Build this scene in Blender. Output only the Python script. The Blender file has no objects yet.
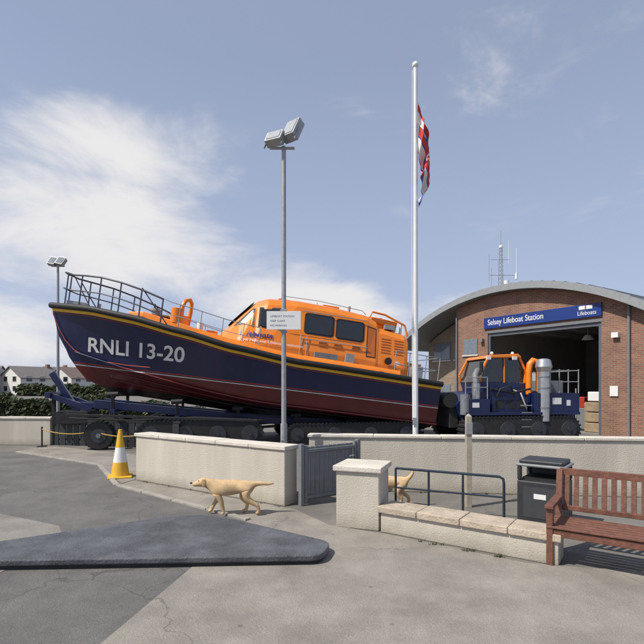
import bpy, bmesh, math, random
from mathutils import Vector, Matrix, Quaternion
random.seed(7)
S=bpy.context.scene
R=math.radians
S.view_settings.view_transform='Standard'; S.view_settings.look='None'; S.view_settings.exposure=0

# ---------------------------------------------------------------- materials
MC={}
def mat(name,col,rough=.6,metal=0,var=.12,vs=6,bump=0,bs=30,spec=.5,coat=0,streak=False):
    if name in MC: return MC[name]
    m=bpy.data.materials.new(name); m.use_nodes=True
    nt=m.node_tree; b=nt.nodes['Principled BSDF']
    b.inputs['Roughness'].default_value=rough; b.inputs['Metallic'].default_value=metal
    b.inputs['Specular IOR Level'].default_value=spec
    b.inputs['Coat Weight'].default_value=coat
    tc=nt.nodes.new('ShaderNodeTexCoord')
    mp=nt.nodes.new('ShaderNodeMapping')
    if streak: mp.inputs['Scale'].default_value=(1,1,.15)
    nt.links.new(tc.outputs['Object'],mp.inputs[0])
    n=nt.nodes.new('ShaderNodeTexNoise'); n.inputs['Scale'].default_value=vs; n.inputs['Detail'].default_value=6; n.inputs['Roughness'].default_value=.65
    nt.links.new(mp.outputs[0],n.inputs['Vector'])
    r=nt.nodes.new('ShaderNodeValToRGB')
    r.color_ramp.elements[0].position=.3; r.color_ramp.elements[1].position=.72
    r.color_ramp.elements[0].color=tuple(c*(1-var) for c in col)+(1,)
    r.color_ramp.elements[1].color=tuple(min(1,c*(1+var)) for c in col)+(1,)
    nt.links.new(n.outputs['Fac'],r.inputs[0]); nt.links.new(r.outputs[0],b.inputs['Base Color'])
    if bump:
        n2=nt.nodes.new('ShaderNodeTexNoise'); n2.inputs['Scale'].default_value=bs; n2.inputs['Detail'].default_value=4
        nt.links.new(tc.outputs['Object'],n2.inputs['Vector'])
        bp=nt.nodes.new('ShaderNodeBump'); bp.inputs['Strength'].default_value=bump; bp.inputs['Distance'].default_value=.02
        nt.links.new(n2.outputs['Fac'],bp.inputs['Height']); nt.links.new(bp.outputs[0],b.inputs['Normal'])
    MC[name]=m; return m
def dirt(m,z0,z1,amt,col=(.16,.14,.10)):
    # grime that builds up towards local z0
    nt=m.node_tree; b=nt.nodes['Principled BSDF']; L=nt.links.new
    src=b.inputs['Base Color'].links[0].from_socket
    tc=nt.nodes.new('ShaderNodeTexCoord'); sp=nt.nodes.new('ShaderNodeSeparateXYZ'); L(tc.outputs['Object'],sp.inputs[0])
    n=nt.nodes.new('ShaderNodeTexNoise'); n.inputs['Scale'].default_value=5; n.inputs['Detail'].default_value=8; n.inputs['Roughness'].default_value=.7; L(tc.outputs['Object'],n.inputs['Vector'])
    a=nt.nodes.new('ShaderNodeMath'); a.operation='MULTIPLY_ADD'; L(n.outputs['Fac'],a.inputs[0]); a.inputs[1].default_value=(z1-z0)*1.3; L(sp.outputs[2],a.inputs[2])
    r=nt.nodes.new('ShaderNodeMapRange'); L(a.outputs[0],r.inputs['Value']); r.inputs['From Min'].default_value=z0+(z1-z0)*.4; r.inputs['From Max'].default_value=z1+(z1-z0)*.7; r.inputs['To Min'].default_value=amt; r.inputs['To Max'].default_value=0
    mx=nt.nodes.new('ShaderNodeMix'); mx.data_type='RGBA'; L(r.outputs[0],mx.inputs['Factor']); L(src,mx.inputs['A']); mx.inputs['B'].default_value=col+(1,); L(mx.outputs['Result'],b.inputs['Base Color'])

def brickmat(name,c1,c2,mortar,scale=1.0):
    m=bpy.data.materials.new(name); m.use_nodes=True
    nt=m.node_tree; b=nt.nodes['Principled BSDF']; b.inputs['Roughness'].default_value=.85
    tc=nt.nodes.new('ShaderNodeTexCoord'); sx=nt.nodes.new('ShaderNodeSeparateXYZ'); cb=nt.nodes.new('ShaderNodeCombineXYZ')
    ad=nt.nodes.new('ShaderNodeMath'); ad.operation='ADD'
    L=nt.links.new
    L(tc.outputs['Object'],sx.inputs[0]); L(sx.outputs[0],ad.inputs[0]); L(sx.outputs[1],ad.inputs[1])
    L(ad.outputs[0],cb.inputs[0]); L(sx.outputs[2],cb.inputs[1])
    br=nt.nodes.new('ShaderNodeTexBrick'); L(cb.outputs[0],br.inputs['Vector'])
    br.inputs['Color1'].default_value=c1+(1,); br.inputs['Color2'].default_value=c2+(1,); br.inputs['Mortar'].default_value=mortar+(1,)
    br.inputs['Scale'].default_value=1; br.inputs['Brick Width'].default_value=.225*scale; br.inputs['Row Height'].default_value=.075*scale
    br.inputs['Mortar Size'].default_value=.008; br.inputs['Bias'].default_value=-.1
    n=nt.nodes.new('ShaderNodeTexNoise'); n.inputs['Scale'].default_value=1.3; n.inputs['Detail'].default_value=5
    L(tc.outputs['Object'],n.inputs['Vector'])
    mx=nt.nodes.new('ShaderNodeMix'); mx.data_type='RGBA'; mx.blend_type='MULTIPLY'; mx.inputs['Factor'].default_value=.5
    L(br.outputs['Color'],mx.inputs['A']); L(n.outputs['Fac'],mx.inputs['B']); L(mx.outputs['Result'],b.inputs['Base Color'])
    bp=nt.nodes.new('ShaderNodeBump'); bp.inputs['Strength'].default_value=.4; bp.inputs['Distance'].default_value=.01; bp.invert=True
    L(br.outputs['Fac'],bp.inputs['Height']); L(bp.outputs[0],b.inputs['Normal'])
    return m

# ---------------------------------------------------------------- mesh builder
def empty(name,loc=(0,0,0),rot=(0,0,0)):
    e=bpy.data.objects.new(name,None); S.collection.objects.link(e)
    e.location=loc; e.rotation_euler=rot; e.empty_display_size=.2
    return e
class MB:
    def __init__(s): s.v=[]; s.f=[]; s.m=[]; s.mats=[]; s.sm=[]
    def mi(s,m):
        if m not in s.mats: s.mats.append(m)
        return s.mats.index(m)
    def add(s,vs,fs,m,smooth=False):
        o=len(s.v); i=s.mi(m)
        s.v+= [tuple(v) for v in vs]
        for f in fs: s.f.append(tuple(o+k for k in f)); s.m.append(i); s.sm.append(smooth)
    def box(s,lo,hi,m,M=None):
        x0,y0,z0=lo; x1,y1,z1=hi
        vs=[Vector(p) for p in [(x0,y0,z0),(x1,y0,z0),(x1,y1,z0),(x0,y1,z0),(x0,y0,z1),(x1,y0,z1),(x1,y1,z1),(x0,y1,z1)]]
        if M: vs=[M@v for v in vs]
        s.add(vs,[(0,3,2,1),(4,5,6,7),(0,1,5,4),(1,2,6,5),(2,3,7,6),(3,0,4,7)],m)
    def beam(s,a,b,w,h,m):
        a=Vector(a);b=Vector(b); d=(b-a); L=d.length; d.normalize()
        up=Vector((0,0,1)) if abs(d.z)<.95 else Vector((0,1,0))
        y=up.cross(d).normalized(); z=d.cross(y)
        M=Matrix((( d.x,y.x,z.x,a.x),(d.y,y.y,z.y,a.y),(d.z,y.z,z.z,a.z),(0,0,0,1)))
        s.box((0,-w/2,-h/2),(L,w/2,h/2),m,M)
    def cyl(s,a,b,r,m,n=14,r2=None,caps=True):
        if r2 is None: r2=r
        a=Vector(a);b=Vector(b);d=(b-a).normalized()
        up=Vector((0,0,1)) if abs(d.z)<.95 else Vector((1,0,0))
        u=d.cross(up).normalized(); w=d.cross(u)
        vs=[]
        for c,rr in((a,r),(b,r2)):
            for i in range(n):
                t=2*math.pi*i/n; vs.append(c+u*math.cos(t)*rr+w*math.sin(t)*rr)
        fs=[(i,(i+1)%n,n+(i+1)%n,n+i) for i in range(n)]
        s.add(vs,fs,m,True)
        if caps:
            s.add(vs[:n],[tuple(range(n))[::-1]],m); s.add(vs[n:],[tuple(range(n))],m)
    def tube(s,pts,r,m,n=8,closed=False):
        pts=[Vector(p) for p in pts]; vs=[]; k=len(pts); pu=None
        for i,p in enumerate(pts):
            if closed: d=(pts[(i+1)%k]-pts[i-1])
            else: d=pts[min(i+1,k-1)]-pts[max(i-1,0)]
            d.normalize()
            if pu is None:
                up=Vector((0,0,1)) if abs(d.z)<.9 else Vector((1,0,0)); u=d.cross(up).normalized()
            else: u=(pu-d*pu.dot(d)).normalized()
            pu=u; w=d.cross(u)
            for j in range(n):
                t=2*math.pi*j/n; vs.append(p+u*math.cos(t)*r+w*math.sin(t)*r)
        fs=[]
        for i in range(k if closed else k-1):
            for j in range(n):
                a=i*n+j;b=i*n+(j+1)%n; c=((i+1)%k)*n+(j+1)%n; d2=((i+1)%k)*n+j
                fs.append((a,b,c,d2))
        s.add(vs,fs,m,True)
        if not closed: s.add(vs[:n],[tuple(range(n))],m); s.add(vs[-n:],[tuple(range(n))[::-1]],m)
    def prism(s,poly,y0,y1,m,ax='y'):
        n=len(poly)
        if ax=='y': vs=[(p[0],y0,p[1]) for p in poly]+[(p[0],y1,p[1]) for p in poly]
        elif ax=='z': vs=[(p[0],p[1],y0) for p in poly]+[(p[0],p[1],y1) for p in poly]
        else: vs=[(y0,p[0],p[1]) for p in poly]+[(y1,p[0],p[1]) for p in poly]
        s.add(vs,[(i,(i+1)%n,n+(i+1)%n,n+i) for i in range(n)]+[tuple(range(n))[::-1],tuple(range(n,2*n))],m)
    def grid(s,P,m,smooth=True,flip=False):
        a=len(P);b=len(P[0]); vs=[p for row in P for p in row]; fs=[]
        for i in range(a-1):
            for j in range(b-1):
                q=(i*b+j,i*b+j+1,(i+1)*b+j+1,(i+1)*b+j)
                fs.append(q[::-1] if flip else q)
        s.add(vs,fs,m,smooth)
    def sphere(s,c,r,m,n=12,sc=(1,1,1)):
        P=[]
        for i in range(n//2+1):
            t=math.pi*i/(n//2)
            P.append([(c[0]+r*sc[0]*math.sin(t)*math.cos(2*math.pi*j/n),c[1]+r*sc[1]*math.sin(t)*math.sin(2*math.pi*j/n),c[2]+r*sc[2]*math.cos(t)) for j in range(n+1)])
        s.grid(P,m,True)
    def done(s,name,parent=None,bevel=0,seg=2,fix=True):
        me=bpy.data.meshes.new(name); me.from_pydata(s.v,[],s.f); 
        for m in s.mats: me.materials.append(m)
        me.polygons.foreach_set('material_index',s.m); me.polygons.foreach_set('use_smooth',s.sm)
        if fix:
            bm=bmesh.new(); bm.from_mesh(me); bmesh.ops.recalc_face_normals(bm,faces=bm.faces); bm.to_mesh(me); bm.free()
        o=bpy.data.objects.new(name,me); S.collection.objects.link(o)
        if parent: o.parent=parent
        if bevel:
            b=o.modifiers.new('Bevel','BEVEL'); b.width=bevel; b.segments=seg; b.limit_method='ANGLE'; b.angle_limit=R(50)
        return o
def text_mesh(txt,size,fn,m,name,parent,offset=0.0,cuts=0,width=None,spacing=1.0):
    cu=bpy.data.curves.new(name,'FONT'); cu.body=txt; cu.size=size; cu.offset=offset; cu.space_character=spacing
    o=bpy.data.objects.new('tmp_txt',cu); S.collection.objects.link(o)
    bpy.context.view_layer.update()
    dg=bpy.context.evaluated_depsgraph_get()
    me=bpy.data.meshes.new_from_object(o.evaluated_get(dg))
    bpy.data.objects.remove(o)
    bm=bmesh.new(); bm.from_mesh(me)
    xs=[v.co.x for v in bm.verts]; x0,x1=min(xs),max(xs)
    sc=1 if width is None else width/(x1-x0)
    for c in range(1,cuts):
        x=x0+(x1-x0)*c/cuts
        bmesh.ops.bisect_plane(bm,geom=bm.verts[:]+bm.edges[:]+bm.faces[:],plane_co=(x,0,0),plane_no=(1,0,0))
    for v in bm.verts: v.co=Vector(fn((v.co.x-x0)*sc,v.co.y))
    bm.to_mesh(me); bm.free()
    me.materials.clear(); me.materials.append(m)
    ob=bpy.data.objects.new(name,me); S.collection.objects.link(ob); ob.parent=parent
    return ob

# ---------------------------------------------------------------- palette
asph=mat('asphalt',(.175,.168,.16),.9,var=.16,vs=1.2,bump=.5,bs=90)
white=mat('white_paint',(.74,.74,.73),.45,var=.04)
render=mat('wall_render',(.50,.46,.39),.9,var=.13,vs=2.0,bump=.4,bs=45,streak=True); dirt(render,0,.22,.6)
coping=mat('coping_stone',(.58,.54,.47),.9,var=.16,vs=3,bump=.5,bs=60)
coping2=mat('coping_tan',(.43,.36,.28),.9,var=.25,vs=5,bump=.7,bs=40)
orange=mat('orange_paint',(.80,.215,.012),.35,var=.10,vs=1.5,coat=.3)
orange_dk=mat('orange_deck',(.50,.13,.02),.6,var=.1,vs=3)
black=mat('black_rubber',(.014,.014,.015),.65,var=.3,vs=5)
blk2=mat('grease_black',(.020,.020,.021),.75,var=.4,vs=4)
navy=mat('navy_paint',(.008,.015,.070),.4,var=.25,vs=2,coat=.2)
navy_s=mat('navy_sign',(.010,.035,.19),.4,var=.05)
gold=mat('gold_stripe',(.78,.46,.03),.5,var=.08)
glass=mat('dark_glass',(.012,.014,.018),.05,var=.2,spec=.9)
glass2=mat('pale_glass',(.16,.19,.22),.08,var=.2,spec=.9)
steel=mat('galvanised',(.34,.35,.36),.5,metal=.4,var=.15,vs=14)
silver=mat('silver_pipe',(.55,.55,.55),.35,metal=.8,var=.15,vs=6)
greyp=mat('grey_paint',(.17,.18,.19),.55,var=.12)
hub=mat('hub_grey',(.035,.037,.045),.6,var=.3)
dgrey=mat('dark_grey',(.030,.032,.036),.5,var=.2)
railm=mat('rail_tube',(.07,.075,.09),.4,metal=.4,var=.1)
roofm=mat('zinc_roof',(.20,.215,.22),.5,metal=.2,var=.12,vs=1)
wood=mat('bench_wood',(.15,.062,.040),.6,var=.4,vs=9,bump=.3,bs=30)
brick=brickmat('brick',(.35,.165,.10),(.24,.105,.068),(.35,.31,.26))
brick2=brickmat('brick_buff',(.36,.27,.18),(.29,.20,.13),(.38,.35,.30))

# ---------------------------------------------------------------- ground
def sheet(name,pts,z,m,parent=None):
    b=MB(); b.add([(p[0],p[1],z) for p in pts],[tuple(range(len(pts)))],m); return b.done(name,parent,fix=False)
def groundmix(m,crack=.65):
    nt=m.node_tree; b=nt.nodes['Principled BSDF']; L=nt.links.new
    src=b.inputs['Base Color'].links[0].from_socket
    tc=nt.nodes.new('ShaderNodeTexCoord')
    n=nt.nodes.new('ShaderNodeTexNoise'); n.inputs['Scale'].default_value=110; n.inputs['Detail'].default_value=2
    L(tc.outputs['Object'],n.inputs['Vector'])
    r=nt.nodes.new('ShaderNodeValToRGB'); r.color_ramp.elements[0].position=.35; r.color_ramp.elements[1].position=.68
    r.color_ramp.elements[0].color=(.55,.55,.55,1); r.color_ramp.elements[1].color=(1.0,1.0,1.0,1)
    L(n.outputs['Fac'],r.inputs[0])
    mx=nt.nodes.new('ShaderNodeMix'); mx.data_type='RGBA'; mx.blend_type='MULTIPLY'; mx.inputs['Factor'].default_value=.8
    L(src,mx.inputs['A']); L(r.outputs[0],mx.inputs['B'])
    n3=nt.nodes.new('ShaderNodeTexNoise'); n3.inputs['Scale'].default_value=1.1; n3.inputs['Detail'].default_value=8; n3.inputs['Roughness'].default_value=.7
    L(tc.outputs['Object'],n3.inputs['Vector'])
    r3=nt.nodes.new('ShaderNodeValToRGB'); r3.color_ramp.elements[0].position=.38; r3.color_ramp.elements[1].position=.6
    r3.color_ramp.elements[0].color=(.66,.66,.67,1); r3.color_ramp.elements[1].color=(1,1,1,1)
    L(n3.outputs['Fac'],r3.inputs[0])
    m2=nt.nodes.new('ShaderNodeMix'); m2.data_type='RGBA'; m2.blend_type='MULTIPLY'; m2.inputs['Factor'].default_value=.75
    L(mx.outputs['Result'],m2.inputs['A']); L(r3.outputs[0],m2.inputs['B'])
    vs_=nt.nodes.new('ShaderNodeTexVoronoi'); vs_.inputs['Scale'].default_value=2.3; L(tc.outputs['Object'],vs_.inputs['Vector'])
    rs_=nt.nodes.new('ShaderNodeMapRange'); L(vs_.outputs['Distance'],rs_.inputs['Value']); rs_.inputs['From Min'].default_value=.045; rs_.inputs['From Max'].default_value=.065; rs_.inputs['To Min'].default_value=.7; rs_.inputs['To Max'].default_value=1
    m5=nt.nodes.new('ShaderNodeMix'); m5.data_type='RGBA'; m5.blend_type='MULTIPLY'; m5.inputs['Factor'].default_value=1; L(m2.outputs['Result'],m5.inputs['A']); L(rs_.outputs[0],m5.inputs['B'])
    v=nt.nodes.new('ShaderNodeTexVoronoi'); v.feature='DISTANCE_TO_EDGE'; v.inputs['Scale'].default_value=.27
    nd=nt.nodes.new('ShaderNodeTexNoise'); nd.inputs['Scale'].default_value=1.6; nd.inputs['Detail'].default_value=6; L(tc.outputs['Object'],nd.inputs['Vector'])
    am=nt.nodes.new('ShaderNodeVectorMath'); am.operation='MULTIPLY_ADD'; L(nd.outputs['Color'],am.inputs[0]); am.inputs[1].default_value=(.9,.9,0); L(tc.outputs['Object'],am.inputs[2]); L(am.outputs[0],v.inputs['Vector'])
    rc=nt.nodes.new('ShaderNodeMapRange'); L(v.outputs['Distance'],rc.inputs['Value']); rc.inputs['From Min'].default_value=.0008; rc.inputs['From Max'].default_value=.003; rc.inputs['To Min'].default_value=crack; rc.inputs['To Max'].default_value=1
    m4=nt.nodes.new('ShaderNodeMix'); m4.data_type='RGBA'; m4.blend_type='MULTIPLY'; m4.inputs['Factor'].default_value=1; L(m5.outputs['Result'],m4.inputs['A']); L(rc.outputs[0],m4.inputs['B'])
    L(m4.outputs['Result'],b.inputs['Base Color'])
gm=mat('ground_mat',(.215,.20,.18),.92,var=.16,vs=.35,bump=.4,bs=60)
groundmix(gm); groundmix(asph)
sheet('ground',[(-1500,-1500),(1500,-1500),(1500,1500),(-1500,1500)],0,gm)
sheet('road',[(-14,1),(-2.2,1),(-1.1,7.2),(-4.1,9.7),(-5.6,12.2),(-9.2,14.6),(-14,15)],.004,asph)
pavm=mat('pavement_concrete',(.33,.30,.262),.92,var=.16,vs=1.5,bump=.4,bs=50); groundmix(pavm)
pave=MB()
pave.add([(-1.1,7.2,.008),(-2.2,1,.008),(8,1,.008),(8,4.2,.008),(2.3,5.45,.008),(.9,6.5,.008),(.1,6.95,.008),(-.45,7.85,.008),(-4.0,10.2,.008),(-4.1,9.7,.008)],[tuple(range(10))],pavm)
pave.add([(-4.1,9.9,.008),(-4.0,10.3,.008),(-4.6,13.6,.008),(-9.2,16.2,.008),(-9.3,14.8,.008),(-5.7,12.3,.008)],[tuple(range(6))],pavm)
pave.done('pavement',fix=False)
kerbm=mat('kerb_stone',(.29,.27,.24),.9,var=.2,vs=4,bump=.4)
kb=MB()
for a,b_ in(((-1.09,7.18),(-4.09,9.68)),((-4.1,9.68),(-5.6,12.18)),((-5.6,12.18),(-9.2,14.6))):
    A=Vector((a[0],a[1],.012));B=Vector((b_[0],b_[1],.012)); n=max(2,int((B-A).length/.9))
    for i in range(n): kb.beam(A.lerp(B,i/n+.002),A.lerp(B,(i+1)/n-.002),.10,.05,kerbm)
kb.done('kerb',bevel=.008)
apm=mat('apron',(.30,.28,.25),.92,var=.15,vs=1,bump=.4); groundmix(apm)
sheet('concrete_apron',[(-9,3),(-3.6,3),(-3.35,6.3),(-3.75,6.9),(-9,9.6)],.0085,apm)

# ---------------------------------------------------------------- low dark stone step in the foreground
slabm=mat('slab_stone',(.110,.116,.130),.6,var=.35,vs=2.2,bump=.5,bs=40)
groundmix(slabm,.8)
def slab():
    e=empty('low_stone_step')
    c=Vector((-1.80,7.26)); a=Vector((-4.3,5.62)); d=Vector((.12,5.85)); e2=Vector((.0,5.38)); f2=Vector((-4.3,5.18))
    def arc(p,q,r,n=8,w=.7):
        u=(p-q).normalized(); v=(r-q).normalized(); P0=q+u*w; P2=q+v*w
        return [ (P0*(1-t)**2+q*2*t*(1-t)+P2*t*t) for t in [i/n for i in range(n+1)]]
    poly=[a]+arc(a,c,d)+arc(c,d,e2,6,.18)+arc(d,e2,f2,6,.15)+[f2]
    b=MB(); b.prism([(p.x,p.y) for p in poly],.05,.12,slabm,'z'); b.done('top_slab',e,bevel=.015)
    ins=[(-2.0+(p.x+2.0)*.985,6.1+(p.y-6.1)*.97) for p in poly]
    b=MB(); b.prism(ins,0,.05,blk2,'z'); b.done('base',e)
slab()

# ---------------------------------------------------------------- walls
def wall(name,p,q,th,h,caph,mb=render,mc=coping,over=.03,joint=.9,bevel=.015):
    p=Vector(p);q=Vector(q); d=(q-p); L=d.length; ang=math.atan2(d.y,d.x)
    e=empty(name,(p.x,p.y,0),(0,0,ang))
    b=MB(); b.box((0,0,0),(L,th,h-caph),mb); b.done('wall_body',e,bevel=bevel)
    b=MB(); n=max(1,round(L/joint))
    for i in range(n):
        b.box((-over+ (L+2*over)*i/n+.003,-over,h-caph),(-over+(L+2*over)*(i+1)/n-.003,th+over,h+random.uniform(-.004,.004)),mc)
    b.done('coping',e,bevel=.012)
    return e
wall('rendered_wall',(-3.96,10.30),(-.62,8.02),.34,1.0,.07,joint=.8)
wall('back_wall',(-.25,9.35),(8.5,8.35),.24,1.07,.06,joint=1.2)
wall('low_garden_wall',(.80,6.62),(2.62,5.36),.36,.36,.09,mc=coping2,joint=.6,over=.035)
def pillar():
    e=empty('gate_pillar',(.20,6.86,0),(0,0,R(-20)))
    b=MB(); b.box((0,0,0),(.62,.62,.80),render); b.done('shaft',e,bevel=.015)
    b=MB(); b.box((-.04,-.04,.80),(.66,.66,.88),coping); b.done('cap',e,bevel=.015)
pillar()
def gate():
    p=Vector((-.30,8.12)); q=Vector((.62,8.85)); ang=math.atan2(q.y-p.y,q.x-p.x); L=(q-p).length
    e=empty('metal_gate',(p.x,p.y,0),(0,0,ang))
    b=MB(); g=greyp
    for x in(0,L-.05): b.box((x,-.025,.04),(x+.05,.025,1.0),g)
    for z in(.10,.88): b.box((.05,-.02,z),(L-.05,.02,z+.05),g)
    n=11; w=(L-.1)/n
    for i in range(n): b.box((.05+i*w+.006,.021,.06),(.05+(i+1)*w-.006,.04,.97),g)
    b.box((-.09,-.04,0),(-.02,.04,1.03),g); b.box((L+.01,-.04,0),(L+.08,.04,1.03),g)
    b.done('frame_and_slats',e,bevel=.004)
    b=MB(); b.cyl((L-.12,-.03,.75),(L-.12,-.08,.75),.012,steel); b.cyl((L-.12,-.08,.75),(L-.22,-.08,.75),.012,steel); b.done('latch',e)
gate()
def handrail():
    e=empty('handrail')
    b=MB(); m=mat('rail_blue',(.03,.045,.07),.4,metal=.2)
    A=Vector((1.15,7.55,.72)); B=Vector((2.62,7.15,.66))
    b.tube([A,A.lerp(B,.5),B,B+Vector((.05,-.02,-.03)),B+Vector((.06,-.02,-.10)),Vector((B.x+.06,B.y-.02,0))],.020,m)
    b.tube([A-Vector((0,0,.3)),B+Vector((.05,-.02,-.3))],.015,m)
    for t in(0,.33,.66): 
        p=A.lerp(B,t); b.tube([p,(p.x,p.y,0)],.018,m)
    b.done('rails',e)
handrail()
def post():
    e=empty('timber_post',(2.42,8.0,0))
    b=MB(); m=mat('post_cream',(.36,.32,.25),.8,var=.25,vs=8)
    b.box((-.045,-.045,0),(.045,.045,1.50),m); b.add([(-.045,-.045,1.5),(.045,-.045,1.5),(.045,.045,1.5),(-.045,.045,1.5),(0,0,1.55)],[(0,1,4),(1,2,4),(2,3,4),(3,0,4)],m)
    b.box((-.055,-.06,1.20),(.055,-.046,1.40),steel)
    b.done('shaft',e,bevel=.006)
post()

def bin_():
    e=empty('litter_bin',(3.20,6.95,0),(0,0,R(-38)))
    b=MB()
    b.box((-.31,-.27,.05),(.31,.27,.66),dgrey); b.box((-.27,-.23,0),(.27,.23,.05),black)
    for x in(-.31,.25): 
        for y in(-.27,.21): b.box((x,y,.66),(x+.06,y+.06,.86),dgrey)
    b.box((-.25,.23,.66),(.25,.268,.86),dgrey)
    b.done('body',e,bevel=.02)
    b=MB(); b.box((-.33,-.29,.86),(.33,.29,.90),mat('bin_lid_edge',(.20,.21,.22),.5)); b.box((-.29,-.25,.90),(.29,.25,.955),dgrey); b.done('lid',e,bevel=.02)
    b=MB(); b.box((-.25,-.21,.60),(.25,.21,.70),black); b.done('liner',e)
    b=MB(); b.box((-.22,-.276,.15),(.22,-.271,.58),mat('bin_panel',(.05,.052,.058),.45)); b.box((-.08,-.281,.42),(.08,-.277,.49),white); b.done('door_panel',e)
bin_()

def bench():
    ang=math.atan2(-.57,.82)
    e=empty('park_bench',(2.50,5.40,0),(0,0,ang))
    L=1.8; b=MB()
    for x in(0,L-.07):
        b.box((x,0,0),(x+.07,.07,.64),wood)
        b.beam((x+.035,.60,0),(x+.035,.60,.44),.07,.07,wood)
        b.beam((x+.035,.60,.42),(x+.035,.70,.98),.07,.06,wood)
        b.box((x-.01,-.04,.64),(x+.08,.66,.68),wood)
        b.box((x+.01,.07,.34),(x+.06,.58,.41),wood); b.box((x+.015,.07,.12),(x+.055,.58,.17),wood)
    b.box((.07,.01,.33),(L-.07,.045,.41),wood)
    for i in range(6): b.box((.005,-.01+i*.098,.42),(L-.005,.07+i*.098,.445),wood)
    b.beam((.035,.705,.955),(L-.035,.705,.955),.035,.085,wood)
    b.beam((.07,.635,.53),(L-.07,.635,.53),.03,.06,wood)
    n=17
    for i in range(n):
        x=.12+(L-.24)*i/(n-1); b.beam((x,.64,.55),(x,.70,.93),.055,.018,wood)
    b.done('slats_and_frame',e,bevel=.006)
bench()

def cone():
    e=empty('traffic_cone',(-4.42,10.6,0),(0,0,R(20)))
    y=mat('cone_yellow',(.70,.40,.03),.5,var=.12); w=mat('cone_white',(.74,.74,.72),.4,var=.08)
    b=MB(); b.box((-.25,-.25,0),(.25,.25,.05),y); b.done('base',e,bevel=.03)
    b=MB()
    def r(z): return .19-(z-.05)*.155
    for z0,z1,m in((.05,.12,y),(.12,.34,y),(.34,.66,w),(.66,.98,y),(.98,1.05,y)): b.cyl((0,0,z0),(0,0,z1),r(z0),m,24,r(z1),caps=z1>1)
    b.done('body',e)
cone()

def leftstuff():
    wall('boundary_wall',(-16,16.6),(-9.15,16.3),.35,.95,.07)
    e=empty('barrier_fence',(-9.1,16.4,0),(0,0,R(-12)))
    b=MB()
    n=18
    for i in range(n): b.box((i*.26,-.02,.0),(i*.26+.22,.02,.80),dgrey)
    b.beam((0,.0,.84),(4.7,.0,.84),.06,.07,blk2); b.beam((0,.05,.2),(4.7,.05,.2),.05,.07,blk2)
    b.done('panels',e)
    e=empty('chain_barrier')
    ym=mat('chain_yellow',(.40,.26,.05),.6)
    pts=[(-9.2,15.9),(-7.2,15.2),(-5.2,14.4)]
    b=MB()
    for p in pts[:]:
        b.cyl((p[0],p[1],0),(p[0],p[1],.62),.025,black); b.cyl((p[0],p[1],0),(p[0],p[1],.03),.16,black); b.sphere((p[0],p[1],.64),.03,blk2)
    b.done('posts',e)
    b=MB()
    for a,c in zip(pts,pts[1:]):
        P=[]
        for i in range(13):
            t=i/12; P.append((a[0]+(c[0]-a[0])*t,a[1]+(c[1]-a[1])*t,.58-.12*4*t*(1-t)))
        b.tube(P,.017,ym,6)
    b.done('chain',e)
leftstuff()

def lamp1():
    e=empty('street_lamp',(-.71,9.0,0))
    b=MB(); b.cyl((0,0,0),(0,0,1.3),.062,steel,16); b.cyl((0,0,1.3),(0,0,6.45),.046,steel,16,.04); b.box((-.04,-.075,.5),(.04,-.055,1.0),greyp)
    b.done('column',e)
    b=MB()
    b.cyl((-.26,0,6.42),(.20,0,6.42),.025,steel)
    def head(cx,cz,w,h,d,rx,rz):
        M=Matrix.Translation((cx,-.05,cz))@Matrix.Rotation(R(rz),4,'Z')@Matrix.Rotation(R(rx),4,'X')
        b.box((-w/2,-d/2,-h/2),(w/2,d/2,h/2),steel,M)
        b.box((-w/2+.03,-d/2-.012,-h/2+.03),(w/2-.03,-d/2-.002,h/2-.03),mat('lamp_glass',(.40,.42,.43),.15,var=.3,vs=30),M)
        for k in range(5): b.box((-w/2+.04,d/2,-h/2+.05+k*(h-.1)/5),(w/2-.04,d/2+.03,-h/2+.065+k*(h-.1)/5),greyp,M)
        for sx in(-1,1): b.box((sx*(w/2+.01)-.006,-.02,-h/2-.09),(sx*(w/2+.01)+.006,.02,.03),steel,M)
    head(.17,6.72,.30,.40,.17,-28,-38); head(-.15,6.57,.34,.24,.16,-30,-25)
    b.done('floodlight_heads',e,bevel=.01)
    b=MB(); b.box((-.31,-.075,3.04),(.32,-.06,3.38),white)
    b.box((-.06,-.058,3.0),(.06,.055,3.03),steel); b.box((-.06,-.058,3.39),(.06,.055,3.42),steel)
    b.done('sign_plate',e,bevel=.004)
    tm=mat('sign_text',(.08,.12,.22),.5)
    for i,t in enumerate(['LIFEBOAT STATION','KEEP CLEAR','NO PARKING']):
        text_mesh(t,.05,lambda x,y,i=i:(-.24+x,-.0765,3.27-i*.085+y),tm,'sign_lettering',e)
lamp1()
def lamp2():
    e=empty('street_lamp',(-12.0,22,0))
    b=MB(); b.cyl((0,0,0),(0,0,7.6),.07,steel,12,.05); 
    for dx in(-.22,.14):
        M=Matrix.Translation((dx,0,7.65))@Matrix.Rotation(R(-30),4,'X')@Matrix.Rotation(R(15),4,'Y')
        b.box((-.17,-.1,-.2),(.17,.1,.2),steel,M); b.box((-.14,-.115,-.17),(.14,-.103,.17),glass2,M)
    b.beam((-.3,0,7.45),(.3,0,7.45),.06,.06,steel)
    b.done('column_and_heads',e)
lamp2()

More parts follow.
